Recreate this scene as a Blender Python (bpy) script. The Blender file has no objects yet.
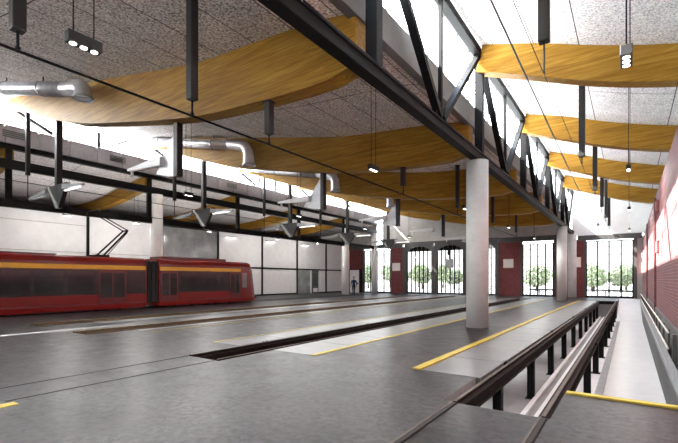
import bpy, bmesh, math, random
from mathutils import Vector, Matrix
random.seed(7)
SC = bpy.context.scene
COL = SC.collection
ORD = ['nearest', 'second', 'third', 'fourth', 'fifth', 'sixth', 'seventh', 'eighth', 'ninth', 'tenth']

# ------------------------------------------------------------------ camera
H = 1.65
F = 415.0
TH = math.atan(291 / F)
cam = bpy.data.cameras.new('camera')
cam.sensor_width = 36
cam.sensor_fit = 'HORIZONTAL'
cam.lens = 36 * F / 678
cam.shift_y = 57.5 / 678
cam.clip_start = 0.05
cam.clip_end = 600
co = bpy.data.objects.new('camera', cam)
COL.objects.link(co)
co.location = (0, 0, H)
co.rotation_euler = (math.pi / 2, 0, TH)
SC.camera = co

# ------------------------------------------------------------------ materials
def newmat(name):
    m = bpy.data.materials.new(name)
    m.use_nodes = True
    nt = m.node_tree
    b = nt.nodes['Principled BSDF']
    return m, nt, b

def ramp(nt, fac, stops):
    r = nt.nodes.new('ShaderNodeValToRGB')
    e = r.color_ramp.elements
    while len(e) < len(stops):
        e.new(0.5)
    for k, (p, c) in enumerate(stops):
        e[k].position = p
        e[k].color = (*c, 1)
    nt.links.new(fac, r.inputs[0])
    return r.outputs[0]

def coords(nt, scale=(1, 1, 1), rot=(0, 0, 0)):
    t = nt.nodes.new('ShaderNodeNewGeometry')
    mp = nt.nodes.new('ShaderNodeMapping')
    mp.inputs['Scale'].default_value = scale
    mp.inputs['Rotation'].default_value = rot
    nt.links.new(t.outputs['Position'], mp.inputs['Vector'])
    return mp.outputs[0]

def noise(nt, vec, scale, detail=4, rough=0.6, dist=0.0):
    n = nt.nodes.new('ShaderNodeTexNoise')
    n.inputs['Scale'].default_value = scale
    n.inputs['Detail'].default_value = detail
    n.inputs['Roughness'].default_value = rough
    n.inputs['Distortion'].default_value = dist
    nt.links.new(vec, n.inputs['Vector'])
    return n.outputs['Fac']

def bump(nt, b, h, strength, dist=0.01):
    n = nt.nodes.new('ShaderNodeBump')
    n.inputs['Strength'].default_value = strength
    n.inputs['Distance'].default_value = dist
    nt.links.new(h, n.inputs['Height'])
    nt.links.new(n.outputs[0], b.inputs['Normal'])

def plain(name, col, rough=0.5, metal=0.0, var=0.12, scale=6.0, spec=0.5):
    m, nt, b = newmat(name)
    v = coords(nt)
    f = noise(nt, v, scale, 5)
    lo = tuple(c * (1 - var) for c in col)
    hi = tuple(min(1, c * (1 + var)) for c in col)
    nt.links.new(ramp(nt, f, [(0.3, lo), (0.7, hi)]), b.inputs['Base Color'])
    b.inputs['Roughness'].default_value = rough
    b.inputs['Metallic'].default_value = metal
    b.inputs['Specular IOR Level'].default_value = spec
    return m

def mix(nt, a, b_, fac=None, mode='MIX', f=0.5):
    n = nt.nodes.new('ShaderNodeMix')
    n.data_type = 'RGBA'
    n.blend_type = mode
    n.inputs[0].default_value = f
    if fac is not None:
        nt.links.new(fac, n.inputs[0])
    for s, i in ((a, 6), (b_, 7)):
        if isinstance(s, tuple):
            n.inputs[i].default_value = (*s, 1)
        else:
            nt.links.new(s, n.inputs[i])
    return n.outputs[2]

def mat_floor():
    m, nt, b = newmat('polished_concrete')
    v = coords(nt)
    f1 = noise(nt, v, 0.5, 5, 0.6, 0.5)
    f2 = noise(nt, v, 2.6, 7, 0.68, 0.5)
    f3 = noise(nt, v, 11.0, 4, 0.7)
    base = ramp(nt, f1, [(0.3, (0.018, 0.0172, 0.0195)), (0.5, (0.031, 0.0295, 0.0325)), (0.72, (0.050, 0.0475, 0.0505))])
    sp = ramp(nt, f2, [(0.38, (0.5, 0.5, 0.51)), (0.62, (1.5, 1.48, 1.47))])
    c = mix(nt, base, sp, mode='MULTIPLY', f=0.9)
    sp2 = ramp(nt, f3, [(0.40, (0.45, 0.45, 0.45)), (0.60, (1.6, 1.6, 1.6))])
    c = mix(nt, c, sp2, mode='MULTIPLY', f=0.8)
    f4 = noise(nt, coords(nt, (1, 1, 1), (0.3, 0, 0.4)), 0.7, 4, 0.6)
    st = ramp(nt, f4, [(0.5, (0, 0, 0)), (0.8, (0.4, 0.4, 0.4))])
    c = mix(nt, c, (0.046, 0.027, 0.033), st)
    nt.links.new(c, b.inputs['Base Color'])
    r = ramp(nt, f2, [(0.3, (0.30,) * 3), (0.7, (0.48,) * 3)])
    nt.links.new(r, b.inputs['Roughness'])
    b.inputs['Specular IOR Level'].default_value = 0.13
    return m

def mat_brick(name, c1, c2, mortar):
    m, nt, b = newmat(name)
    g = nt.nodes.new('ShaderNodeNewGeometry')
    sx = nt.nodes.new('ShaderNodeSeparateXYZ')
    nt.links.new(g.outputs['Position'], sx.inputs[0])
    ad = nt.nodes.new('ShaderNodeMath'); ad.operation = 'ADD'
    nt.links.new(sx.outputs[0], ad.inputs[0]); nt.links.new(sx.outputs[1], ad.inputs[1])
    cb = nt.nodes.new('ShaderNodeCombineXYZ')
    nt.links.new(ad.outputs[0], cb.inputs[0]); nt.links.new(sx.outputs[2], cb.inputs[1])
    t = nt.nodes.new('ShaderNodeTexBrick')
    t.inputs['Scale'].default_value = 1.0
    t.inputs['Brick Width'].default_value = 0.25
    t.inputs['Row Height'].default_value = 0.082
    t.inputs['Mortar Size'].default_value = 0.008
    t.inputs['Bias'].default_value = 0.0
    t.inputs['Color1'].default_value = (*c1, 1)
    t.inputs['Color2'].default_value = (*c2, 1)
    t.inputs['Mortar'].default_value = (*mortar, 1)
    nt.links.new(cb.outputs[0], t.inputs['Vector'])
    f = noise(nt, g.outputs['Position'], 3.0, 6, 0.7)
    sp = ramp(nt, f, [(0.3, (0.65,) * 3), (0.7, (1.3,) * 3)])
    nt.links.new(mix(nt, t.outputs['Color'], sp, mode='MULTIPLY', f=0.8), b.inputs['Base Color'])
    b.inputs['Roughness'].default_value = 0.75
    inv = nt.nodes.new('ShaderNodeMath'); inv.operation = 'SUBTRACT'; inv.inputs[0].default_value = 1
    nt.links.new(t.outputs['Fac'], inv.inputs[1])
    bump(nt, b, inv.outputs[0], 0.4, 0.01)
    return m

def mat_wood():
    m, nt, b = newmat('varnished_plywood')
    v = coords(nt, (0.35, 5.0, 8.0))
    f = noise(nt, v, 1.8, 8, 0.65, 1.0)
    v2 = coords(nt, (0.25, 0.6, 0.8))
    g = noise(nt, v2, 1.5, 4, 0.6, 0.4)
    c = ramp(nt, f, [(0.28, (0.14, 0.068, 0.008)), (0.5, (0.27, 0.142, 0.019)), (0.72, (0.40, 0.245, 0.047))])
    s = ramp(nt, g, [(0.3, (0.8, 0.74, 0.68)), (0.7, (1.12, 1.1, 1.05))])
    nt.links.new(mix(nt, c, s, mode='MULTIPLY', f=0.8), b.inputs['Base Color'])
    b.inputs['Roughness'].default_value = 0.5
    b.inputs['Specular IOR Level'].default_value = 0.12
    return m

def mat_acoustic(name, k=1.0, lo=(0.14, 0.12, 0.11), mid=(0.58, 0.53, 0.50)):
    m, nt, b = newmat(name)
    v = coords(nt)
    f1 = noise(nt, v, 19.0, 3, 0.75)
    f2 = noise(nt, v, 1.2, 4, 0.6)
    c = ramp(nt, f1, [(0.36, lo), (0.46, mid), (0.58, (0.92 * k, 0.88 * k, 0.85 * k))])
    s = ramp(nt, f2, [(0.3, (0.85,) * 3), (0.7, (1.1,) * 3)])
    c = mix(nt, c, s, mode='MULTIPLY', f=0.8)
    # joints between the boards
    g = nt.nodes.new('ShaderNodeNewGeometry')
    t = nt.nodes.new('ShaderNodeTexBrick')
    mp = nt.nodes.new('ShaderNodeMapping')
    mp.inputs['Location'].default_value = (0.0, 0.0, 0)
    nt.links.new(g.outputs['Position'], mp.inputs['Vector'])
    t.offset = 0.0
    t.inputs['Scale'].default_value = 1.0
    t.inputs['Brick Width'].default_value = 1.25
    t.inputs['Row Height'].default_value = 3.6
    t.inputs['Mortar Size'].default_value = 0.014
    t.inputs['Mortar Smooth'].default_value = 0.0
    nt.links.new(mp.outputs[0], t.inputs['Vector'])
    c = mix(nt, c, (0.07, 0.065, 0.06), t.outputs['Fac'])
    nt.links.new(c, b.inputs['Base Color'])
    b.inputs['Roughness'].default_value = 0.95
    b.inputs['Specular IOR Level'].default_value = 0.1
    bump(nt, b, f1, 0.35, 0.02)
    return m

def mat_concrete(name, col, rough=0.7, var=0.25):
    m, nt, b = newmat(name)
    v = coords(nt)
    f1 = noise(nt, v, 1.7, 6, 0.65)
    f2 = noise(nt, v, 30, 4, 0.7)
    c = ramp(nt, f1, [(0.3, tuple(x * (1 - var) for x in col)), (0.7, tuple(min(1, x * (1 + var)) for x in col))])
    s = ramp(nt, f2, [(0.3, (0.85,) * 3), (0.7, (1.12,) * 3)])
    nt.links.new(mix(nt, c, s, mode='MULTIPLY', f=0.8), b.inputs['Base Color'])
    b.inputs['Roughness'].default_value = rough
    b.inputs['Specular IOR Level'].default_value = 0.3
    return m

def mat_glass(name, tint=(0.97, 0.99, 1.0), refl=0.08):
    m = bpy.data.materials.new(name)
    m.use_nodes = True
    nt = m.node_tree
    nt.nodes.remove(nt.nodes['Principled BSDF'])
    out = nt.nodes['Material Output']
    t = nt.nodes.new('ShaderNodeBsdfTransparent'); t.inputs[0].default_value = (*tint, 1)
    g = nt.nodes.new('ShaderNodeBsdfGlossy'); g.inputs['Roughness'].default_value = 0.03
    x = nt.nodes.new('ShaderNodeMixShader'); x.inputs[0].default_value = refl
    nt.links.new(t.outputs[0], x.inputs[1]); nt.links.new(g.outputs[0], x.inputs[2])
    nt.links.new(x.outputs[0], out.inputs[0])
    return m

def mat_frosted(name):
    m = bpy.data.materials.new(name)
    m.use_nodes = True
    nt = m.node_tree
    nt.nodes.remove(nt.nodes['Principled BSDF'])
    out = nt.nodes['Material Output']
    t = nt.nodes.new('ShaderNodeBsdfTranslucent'); t.inputs[0].default_value = (0.93, 0.95, 0.96, 1)
    g = nt.nodes.new('ShaderNodeBsdfGlossy'); g.inputs['Roughness'].default_value = 0.3
    x = nt.nodes.new('ShaderNodeMixShader'); x.inputs[0].default_value = 0.04
    nt.links.new(t.outputs[0], x.inputs[1]); nt.links.new(g.outputs[0], x.inputs[2])
    nt.links.new(x.outputs[0], out.inputs[0])
    return m

def mat_emit(name, col, s):
    m, nt, b = newmat(name)
    b.inputs['Base Color'].default_value = (*col, 1)
    b.inputs['Emission Color'].default_value = (*col, 1)
    b.inputs['Emission Strength'].default_value = s
    return m

M = dict(
    floor=mat_floor(),
    wood=mat_wood(),
    acoustic=mat_acoustic('wood_wool_board', 1.06),
    acoustic_pale=mat_acoustic('pale_wood_wool_board', 1.0, (0.30, 0.29, 0.30), (0.66, 0.65, 0.67)),
    brick=mat_brick('red_brick', (0.155, 0.028, 0.030), (0.105, 0.018, 0.022), (0.20, 0.13, 0.125)),
    brick_dark=mat_brick('dark_red_brick', (0.19, 0.024, 0.027), (0.12, 0.015, 0.019), (0.17, 0.075, 0.07)),
    column=mat_concrete('cast_concrete', (0.50, 0.515, 0.51), 0.7, 0.10),
    column_white=mat_concrete('white_painted_concrete', (0.82, 0.82, 0.81), 0.6, 0.06),
    deck=mat_concrete('pale_deck_slab', (0.145, 0.149, 0.15), 0.35, 0.15),
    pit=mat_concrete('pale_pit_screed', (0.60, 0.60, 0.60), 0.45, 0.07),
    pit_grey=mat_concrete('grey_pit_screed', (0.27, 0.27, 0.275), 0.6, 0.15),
    plinth=mat_concrete('grey_plinth', (0.10, 0.098, 0.096), 0.6, 0.15),
    white_wall=mat_concrete('white_wall_panel', (0.82, 0.82, 0.82), 0.55, 0.06),
    grey_wall=mat_concrete('grey_wall_render', (0.38, 0.36, 0.34), 0.7, 0.1),
    gable=mat_concrete('white_gable_board', (0.80, 0.80, 0.79), 0.7, 0.05),
    roof=plain('white_roof_membrane', (0.82, 0.82, 0.80), 0.8, var=0.04),
    steel=plain('black_painted_steel', (0.006, 0.006, 0.0065), 0.6, var=0.3, spec=0.12),
    steel_grey=plain('dark_grey_steel', (0.06, 0.058, 0.056), 0.45, var=0.2),
    upstand=plain('grey_flashing', (0.11, 0.108, 0.105), 0.5, var=0.15),
    gutter=plain('grey_metal_cladding', (0.21, 0.20, 0.215), 0.45, var=0.12),
    louvre=plain('dark_louvre', (0.05, 0.05, 0.05), 0.6),
    box=plain('charcoal_box', (0.016, 0.0155, 0.015), 0.5, var=0.25, spec=0.3),
    rail=plain('worn_rail_steel', (0.10, 0.078, 0.066), 0.6, 0.0, var=0.3, spec=0.25),
    rust=plain('brown_rusty_steel', (0.011, 0.007, 0.0055), 0.7, 0.0, var=0.35, spec=0.12),
    gold=plain('golden_brown_rail', (0.085, 0.05, 0.02), 0.55, var=0.3),
    yellow=plain('yellow_safety_paint', (0.42, 0.32, 0.025), 0.5, var=0.2, scale=3),
    yellow_worn=plain('worn_yellow_paint', (0.26, 0.20, 0.05), 0.5, var=0.35, scale=5),
    handrail=plain('brushed_handrail', (0.78, 0.72, 0.64), 0.4, 0.0, var=0.08),
    galv=plain('galvanised_duct', (0.62, 0.62, 0.65), 0.32, 0.55, var=0.15, scale=3),
    plate=plain('pale_grey_plate', (0.33, 0.335, 0.345), 0.4, 0.2, var=0.1),
    fin=plain('white_fin', (0.50, 0.50, 0.51), 0.4, var=0.04),
    tram=plain('tram_red_paint', (0.19, 0.009, 0.0065), 0.25, var=0.08, scale=1.2),
    tram_dark=plain('tram_dark_red_paint', (0.11, 0.008, 0.009), 0.3, var=0.1),
    tram_yellow=plain('tram_orange_yellow_band', (0.75, 0.36, 0.02), 0.35, var=0.06),
    tram_black=plain('tram_black_band', (0.018, 0.017, 0.018), 0.2, var=0.2),
    tram_glass=plain('tram_dark_glass', (0.028, 0.029, 0.030), 0.12, var=0.5, scale=0.9, spec=0.35),
    rubber=plain('black_rubber', (0.015, 0.015, 0.015), 0.8, var=0.2),
    glass=mat_glass('clear_glass'),
    glass_tint=mat_glass('tinted_glass', (0.17, 0.173, 0.175), 0.05),
    frosted=mat_frosted('frosted_glass'),
    panel_glass=plain('grey_glass_panel', (0.26, 0.265, 0.265), 0.14, 0.3, var=0.35, scale=0.8),
    sign=plain('white_sign_board', (0.78, 0.76, 0.72), 0.5, var=0.03),
    lens=mat_emit('lamp_lens', (1.0, 0.97, 0.9), 5.0),
    tube=mat_emit('lamp_tube', (1.0, 0.98, 0.95), 1.5),
    skin=plain('skin', (0.52, 0.31, 0.22), 0.55, var=0.05),
    cloth=plain('navy_blue_work_cloth', (0.010, 0.024, 0.085), 0.8, var=0.2, scale=20),
    cloth_dark=plain('dark_navy_trousers', (0.008, 0.014, 0.04), 0.85, var=0.2, scale=20),
    hair=plain('dark_hair', (0.03, 0.02, 0.015), 0.7),
    shoe=plain('black_work_shoe', (0.015, 0.014, 0.013), 0.5),
    leaf=plain('tree_leaves', (0.36, 0.42, 0.27), 0.7, var=0.4, scale=2),
    bark=plain('tree_bark', (0.10, 0.075, 0.055), 0.9, var=0.2),
    paving=mat_concrete('outdoor_paving', (0.42, 0.41, 0.40), 0.85, 0.08),
    insulator=plain('blue_grey_insulator', (0.12, 0.15, 0.24), 0.35),
    brass=plain('yellow_label_plate', (0.55, 0.4, 0.05), 0.4),
)

# ------------------------------------------------------------------ mesh helpers
class MB:
    def __init__(s):
        s.bm = bmesh.new()
    def poly(s, pts):
        return s.bm.faces.new([s.bm.verts.new(p) for p in pts])
    def box(s, x0, x1, y0, y1, z0, z1, bev=0.0):
        r = bmesh.ops.create_cube(s.bm, size=1)
        vs = r['verts']
        for v in vs:
            v.co = Vector(((x0 + x1) / 2 + v.co.x * (x1 - x0), (y0 + y1) / 2 + v.co.y * (y1 - y0), (z0 + z1) / 2 + v.co.z * (z1 - z0)))
        if bev:
            es = list({e for v in vs for e in v.link_edges})
            bmesh.ops.bevel(s.bm, geom=es, offset=bev, segments=2, affect='EDGES', profile=0.5)
        return s
    def bar(s, p, q, w, h=None, up=(0, 0, 1)):
        h = h or w
        p, q = Vector(p), Vector(q)
        d = (q - p).normalized()
        u = Vector(up)
        if abs(d.dot(u)) > 0.99:
            u = Vector((0, 1, 0))
        a = d.cross(u).normalized()
        b = a.cross(d).normalized()
        v = [s.bm.verts.new(c + a * (i * w / 2) + b * (j * h / 2)) for c in (p, q) for i, j in ((-1, -1), (1, -1), (1, 1), (-1, 1))]
        for f in ((3, 2, 1, 0), (4, 5, 6, 7), (0, 1, 5, 4), (1, 2, 6, 5), (2, 3, 7, 6), (3, 0, 4, 7)):
            s.bm.faces.new([v[k] for k in f])
        return s
    def tube(s, pts, r, n=10, cap=True):
        pts = [Vector(p) for p in pts]
        rs = r if isinstance(r, (list, tuple)) else [r] * len(pts)
        rings = []
        ref = None
        for i, p in enumerate(pts):
            t = (pts[min(i + 1, len(pts) - 1)] - pts[max(i - 1, 0)]).normalized()
            if ref is None:
                ref = Vector((0, 0, 1)) if abs(t.z) < 0.9 else Vector((0, 1, 0))
            a = t.cross(ref).normalized()
            b = a.cross(t).normalized()
            ref = b
            rings.append([s.bm.verts.new(p + (a * math.cos(2 * math.pi * k / n) + b * math.sin(2 * math.pi * k / n)) * rs[i]) for k in range(n)])
        for A, B in zip(rings, rings[1:]):
            for k in range(n):
                f = s.bm.faces.new((A[k], A[(k + 1) % n], B[(k + 1) % n], B[k]))
                f.smooth = n > 7
        if cap:
            s.bm.faces.new(rings[0][::-1]); s.bm.faces.new(rings[-1])
        return s
    def prism(s, poly, axis, a0, a1):
        """poly: 2D points; axis 'y': (x,z), 'x': (y,z), 'z': (x,y)"""
        def P(p, a):
            return {'y': (p[0], a, p[1]), 'x': (a, p[0], p[1]), 'z': (p[0], p[1], a)}[axis]
        A = [s.bm.verts.new(P(p, a0)) for p in poly]
        B = [s.bm.verts.new(P(p, a1)) for p in poly]
        n = len(poly)
        for k in range(n):
            s.bm.faces.new((A[k], A[(k + 1) % n], B[(k + 1) % n], B[k]))
        fs = [s.bm.faces.new(A[::-1]), s.bm.faces.new(B)]
        bmesh.ops.triangulate(s.bm, faces=fs)
        return s
    def sphere(s, c, r, sub=2, sc=(1, 1, 1)):
        g = bmesh.ops.create_icosphere(s.bm, subdivisions=sub, radius=r)
        for v in g['verts']:
            v.co = Vector((c[0] + v.co.x * sc[0], c[1] + v.co.y * sc[1], c[2] + v.co.z * sc[2]))
            for f in v.link_faces:
                f.smooth = True
        return s
    def build(s, name, mat, parent=None, origin=None, fixn=True):
        if fixn:
            bmesh.ops.recalc_face_normals(s.bm, faces=s.bm.faces)
        off = wloc(parent) if parent else (Vector(origin) if origin else Vector((0, 0, 0)))
        for v in s.bm.verts:
            v.co -= off
        me = bpy.data.meshes.new(name)
        s.bm.to_mesh(me)
        s.bm.free()
        for mm in (mat if isinstance(mat, list) else [mat]):
            me.materials.append(mm)
        o = bpy.data.objects.new(name, me)
        COL.objects.link(o)
        if parent:
            o.parent = parent
        elif origin:
            o.location = origin
        return o

def wloc(o):
    v = Vector((0, 0, 0))
    while o:
        v += o.location
        o = o.parent
    return v

def thing(name, label, cat, loc, group=None):
    o = bpy.data.objects.new(name, None)
    COL.objects.link(o)
    o.empty_display_size = 0.2
    o.location = loc
    return tag(o, label, cat, group)

def tag(o, label, cat, group=None):
    o['label'] = label
    o['category'] = cat
    if group:
        o['group'] = group
    return o

def struct(o):
    o['kind'] = 'structure'
    return o

def lerp(prof, x):
    ps = sorted(prof)
    if x <= ps[0][0]:
        return ps[0][1]
    for (a, za), (b, zb) in zip(ps, ps[1:]):
        if x <= b:
            return za + (zb - za) * (x - a) / (b - a)
    return ps[-1][1]

def dense(prof, n=28):
    """smooth (Catmull-Rom) resample of a profile x -> z"""
    ps = sorted(prof)
    out = []
    x0, x1 = ps[0][0], ps[-1][0]
    ms = []
    for i in range(len(ps)):
        a, b = ps[max(i - 1, 0)], ps[min(i + 1, len(ps) - 1)]
        ms.append((b[1] - a[1]) / (b[0] - a[0]))
    for k in range(n + 1):
        x = x0 + (x1 - x0) * k / n
        for i in range(len(ps) - 1):
            if x <= ps[i + 1][0] + 1e-9:
                break
        h = ps[i + 1][0] - ps[i][0]
        t = (x - ps[i][0]) / h
        z = (2 * t**3 - 3 * t**2 + 1) * ps[i][1] + (t**3 - 2 * t**2 + t) * h * ms[i] + (-2 * t**3 + 3 * t**2) * ps[i + 1][1] + (t**3 - t**2) * h * ms[i + 1]
        out.append((x, z))
    return out

# ------------------------------------------------------------------ dimensions
YN, YF = -9.0, 43.2          # near end / far wall
XA, XB, XR, XL = -4.25, -24.75, 0.85, -30.0
BAYS = [7.3 + 7.2 * k for k in range(5)]
RT = dense([(-4.6, 9.72), (-4.25, 9.63), (-2.33, 9.05), (-0.72, 8.47), (1.06, 7.95), (2.6, 7.62)])
RB = dense([(-4.3, 8.75), (-2.33, 8.01), (-0.72, 7.42), (1.06, 6.95), (2.6, 6.72)])
MT = dense([(-24.7, 10.22), (-20.7, 9.66), (-17, 8.95), (-14, 8.38), (-9.75, 7.6), (-6.74, 7.34), (-5.3, 7.2), (-4.55, 7.05)])
MBm = dense([(-24.6, 9.85), (-22.8, 9.35), (-20.7, 8.62), (-17, 7.5), (-14, 6.87), (-10, 6.15), (-7.2, 5.92), (-5.3, 5.87), (-4.55, 6.02)])
LT = dense([(-37, 7.25), (-31.2, 7.3), (-27, 7.86), (-24.8, 8.1)], 16)
LB = dense([(-37, 6.7), (-30.9, 6.62), (-27, 7.02), (-24.8, 7.42)], 16)

# ------------------------------------------------------------------ floor with pits
def grid_floor():
    holes = [(-3.15, -0.77, 7.0, 36.4), (-2.10, -0.77, 5.42, 7.0), (-0.77, XR + 0.3, 6.85, 42.9),
             (-7.92, -6.78, 5.45, 38.0), (-7.92, -6.78, YN, 1.98),
             (-14.15, -13.15, 5.75, 40.0), (-17.75, -16.85, 5.8, 40.0)]
    xs = sorted({XL - 0.3, XR + 0.3, *[h[0] for h in holes], *[h[1] for h in holes]})
    ys = sorted({YN, YF + 0.4, *[h[2] for h in holes], *[h[3] for h in holes]})
    m = MB()
    for x0, x1 in zip(xs, xs[1:]):
        for y0, y1 in zip(ys, ys[1:]):
            cx, cy = (x0 + x1) / 2, (y0 + y1) / 2
            if any(h[0] < cx < h[1] and h[2] < cy < h[3] for h in holes):
                continue
            m.poly([(x0, y0, 0), (x1, y0, 0), (x1, y1, 0), (x0, y1, 0)])
    bmesh.ops.remove_doubles(m.bm, verts=m.bm.verts, dist=1e-4)
    struct(m.build('floor', M['floor']))
grid_floor()

ZP = -1.2
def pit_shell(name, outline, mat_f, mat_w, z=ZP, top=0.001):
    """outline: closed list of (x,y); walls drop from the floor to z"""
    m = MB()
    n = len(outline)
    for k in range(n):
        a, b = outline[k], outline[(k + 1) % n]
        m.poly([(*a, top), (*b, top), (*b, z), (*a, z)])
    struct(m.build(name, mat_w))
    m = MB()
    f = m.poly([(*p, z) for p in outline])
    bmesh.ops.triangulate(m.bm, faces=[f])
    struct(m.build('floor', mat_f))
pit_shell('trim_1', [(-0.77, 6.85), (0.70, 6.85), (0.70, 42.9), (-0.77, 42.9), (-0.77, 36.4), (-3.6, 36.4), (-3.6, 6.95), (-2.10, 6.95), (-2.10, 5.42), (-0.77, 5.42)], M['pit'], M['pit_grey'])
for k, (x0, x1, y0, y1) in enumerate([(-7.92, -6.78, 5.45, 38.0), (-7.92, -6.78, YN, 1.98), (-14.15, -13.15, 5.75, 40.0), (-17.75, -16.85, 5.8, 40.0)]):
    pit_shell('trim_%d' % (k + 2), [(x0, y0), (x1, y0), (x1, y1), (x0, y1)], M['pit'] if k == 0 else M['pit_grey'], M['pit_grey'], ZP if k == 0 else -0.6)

m = MB(); m.prism([(33.5, ZP), (42.89, ZP), (42.89, -0.02), (42.3, -0.02)], 'x', -0.755, 0.675)
struct(m.build('floor', M['pit']))
# drain kerbs and dark drain strip in the right pit floor
m = MB(); m.box(-1.86, -1.76, 5.45, 36.3, ZP, ZP + 0.07); m.box(-1.60, -1.48, 5.45, 36.3, ZP, ZP + 0.07)
struct(m.build('trim_6', M['white_wall']))
m = MB(); m.box(-1.76, -1.60, 5.45, 36.3, ZP, ZP + 0.015); m.box(-0.72, -0.54, 6.9, 33.6, ZP, ZP + 0.012); m.box(-3.5, -1.9, 7.0, 36.3, ZP, ZP + 0.01)
struct(m.build('trim_7', M['pit_grey']))
# concrete plinth of the brick wall
m = MB(); m.box(0.68, XR, 6.86, 42.95, ZP, -0.45); m.box(0.80, XR - 0.002, 6.86, 42.95, -0.45, 0.55)
struct(m.build('baseboard_right', M['plinth']))

# pale deck slabs along the pits, with joints
def deck(name, x0, x1, y0, y1, th, step=1.6):
    m = MB()
    y = y0
    while y < y1 - 0.01:
        e = min(y + step, y1)
        m.box(x0, x1, y + 0.008, e - 0.008, 0.004 - th, 0.004)
        y = e
    return struct(m.build(name, M['deck']))
deck('trim_8', -3.12, -2.04, 7.0, 36.3, 0.14)
deck('trim_9', -6.78, -5.62, 7.0, 38, 0.0035)
deck('trim_10', -8.8, -7.92, 7.0, 38, 0.0035)
deck('trim_11', -13.15, -12.75, 7.2, 40, 0.0035)
deck('trim_12', -16.85, -16.1, 7.6, 40, 0.0035)

def strip(name, x0, x1, y0, y1, mat, z=0.012):
    m = MB(); m.box(x0, x1, y0, y1, 0.0, z, 0.003)
    return struct(m.build(name, mat))
strip('trim_13', -3.26, -3.10, 7.0, 36.5, M['yellow'], 0.03)
strip('trim_14', -5.66, -5.54, 7.0, 38, M['yellow'])
strip('trim_15', -8.95, -8.80, 7.0, 38, M['yellow_worn'])
strip('trim_16', -0.75, XR, 6.74, 6.85, M['yellow'], 0.03)
strip('trim_17', -6.74, -6.58, YN, 2.05, M['yellow'])
strip('trim_18', -12.3, -12.18, 7.2, 40, M['yellow_worn'])
strip('trim_19', -14.32, -14.18, 5.9, 40, M['yellow_worn'])
strip('trim_20', -18.0, -17.85, 5.8, 40, M['yellow_worn'])

# ------------------------------------------------------------------ rails
def pit_rail(x, y0, y1, posts, label, side):
    t = thing('pit_rail', label, 'rail', (x, y0, ZP), 'rails on posts over the pits')
    m = MB()
    # I-beam under the rail
    m.box(x - 0.085, x + 0.085, y0, y1, -0.085, -0.06); m.box(x - 0.085, x + 0.085, y0, y1, -0.27, -0.245); m.box(x - 0.05, x + 0.05, y0, y1, -0.25, -0.08)
    m.build('support_beam', M['rust'], t)
    m = MB(); m.prism([(x - 0.07, -0.06), (x + 0.07, -0.06), (x + 0.02, -0.04), (x + 0.035, -0.015), (x + 0.035, 0.01), (x - 0.035, 0.01), (x - 0.035, -0.015), (x - 0.02, -0.04)], 'y', y0, y1)
    m.build('rail_head', M['rust'], t)
    m = MB(); m.box(x - 0.022, x + 0.022, y0, y1, 0.01, 0.013)
    m.build('running_surface', M['rail'], t)
    for y in posts:
        m = MB(); m.box(x - 0.075, x + 0.075, y - 0.075, y + 0.075, ZP + 0.02, -0.27); m.box(x - 0.12, x + 0.12, y - 0.12, y + 0.12, ZP, ZP + 0.02)
        m.build('post', M['steel'], t)
    for y in posts[::2]:
        m = MB(); m.box(x - side * 0.10, x - side * 0.16, y + 0.9, y + 1.05, -0.06, 0.0, 0.01)
        m.build('rail_clamp', M['rust'], t)
P3 = [7.7 + 3.02 * k for k in range(10)]
pit_rail(-1.93, 5.45, 36.3, P3, 'brown steel rail on black posts along the pale deck of the right pit', 1)
pit_rail(-0.85, 5.45, 36.3, [p + 1.0 for p in P3[1:]] + [7.75], 'brown steel rail on black posts beside the white sunken walkway', -1)
PM = [6.9 + 2.6 * k for k in range(12)]
pit_rail(-7.78, 5.5, 37.9, PM, 'black steel rail on posts, left rail of the long pit in mid floor', 1)
pit_rail(-6.90, 5.5, 37.9, PM, 'steel rail on posts, right rail of the long pit in mid floor', -1)
m = MB(); m.box(-2.05, -0.75, 36.25, 36.4, -0.2, 0.03)
tag(m.build('buffer_beam', M['steel'], None, (-1.45, 36.3, -0.2)), 'black cross beam closing the far end of the railed right pit', 'beam')

def slot_rail(x, y0, y1, label):
    m = MB(); m.box(x - 0.06, x + 0.06, y0, y1, -0.25, -0.01); m.box(x - 0.035, x + 0.035, y0, y1, -0.01, 0.03)
    tag(m.build('track_rail', M['gold'], None, (x, y0, -0.25)), label, 'rail', 'rails of the far tracks')
slot_rail(-14.08, 5.78, 39.9, 'brown rail on the left edge of the first dark track slot beyond the mid pit')
slot_rail(-13.22, 5.78, 39.9, 'brown rail on the right edge of the first dark track slot beyond the mid pit')
slot_rail(-17.68, 5.85, 39.9, 'brown rail on the left edge of the dark track slot nearest the tram')
slot_rail(-16.92, 5.85, 39.9, 'brown rail on the right edge of the dark track slot nearest the tram')

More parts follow.
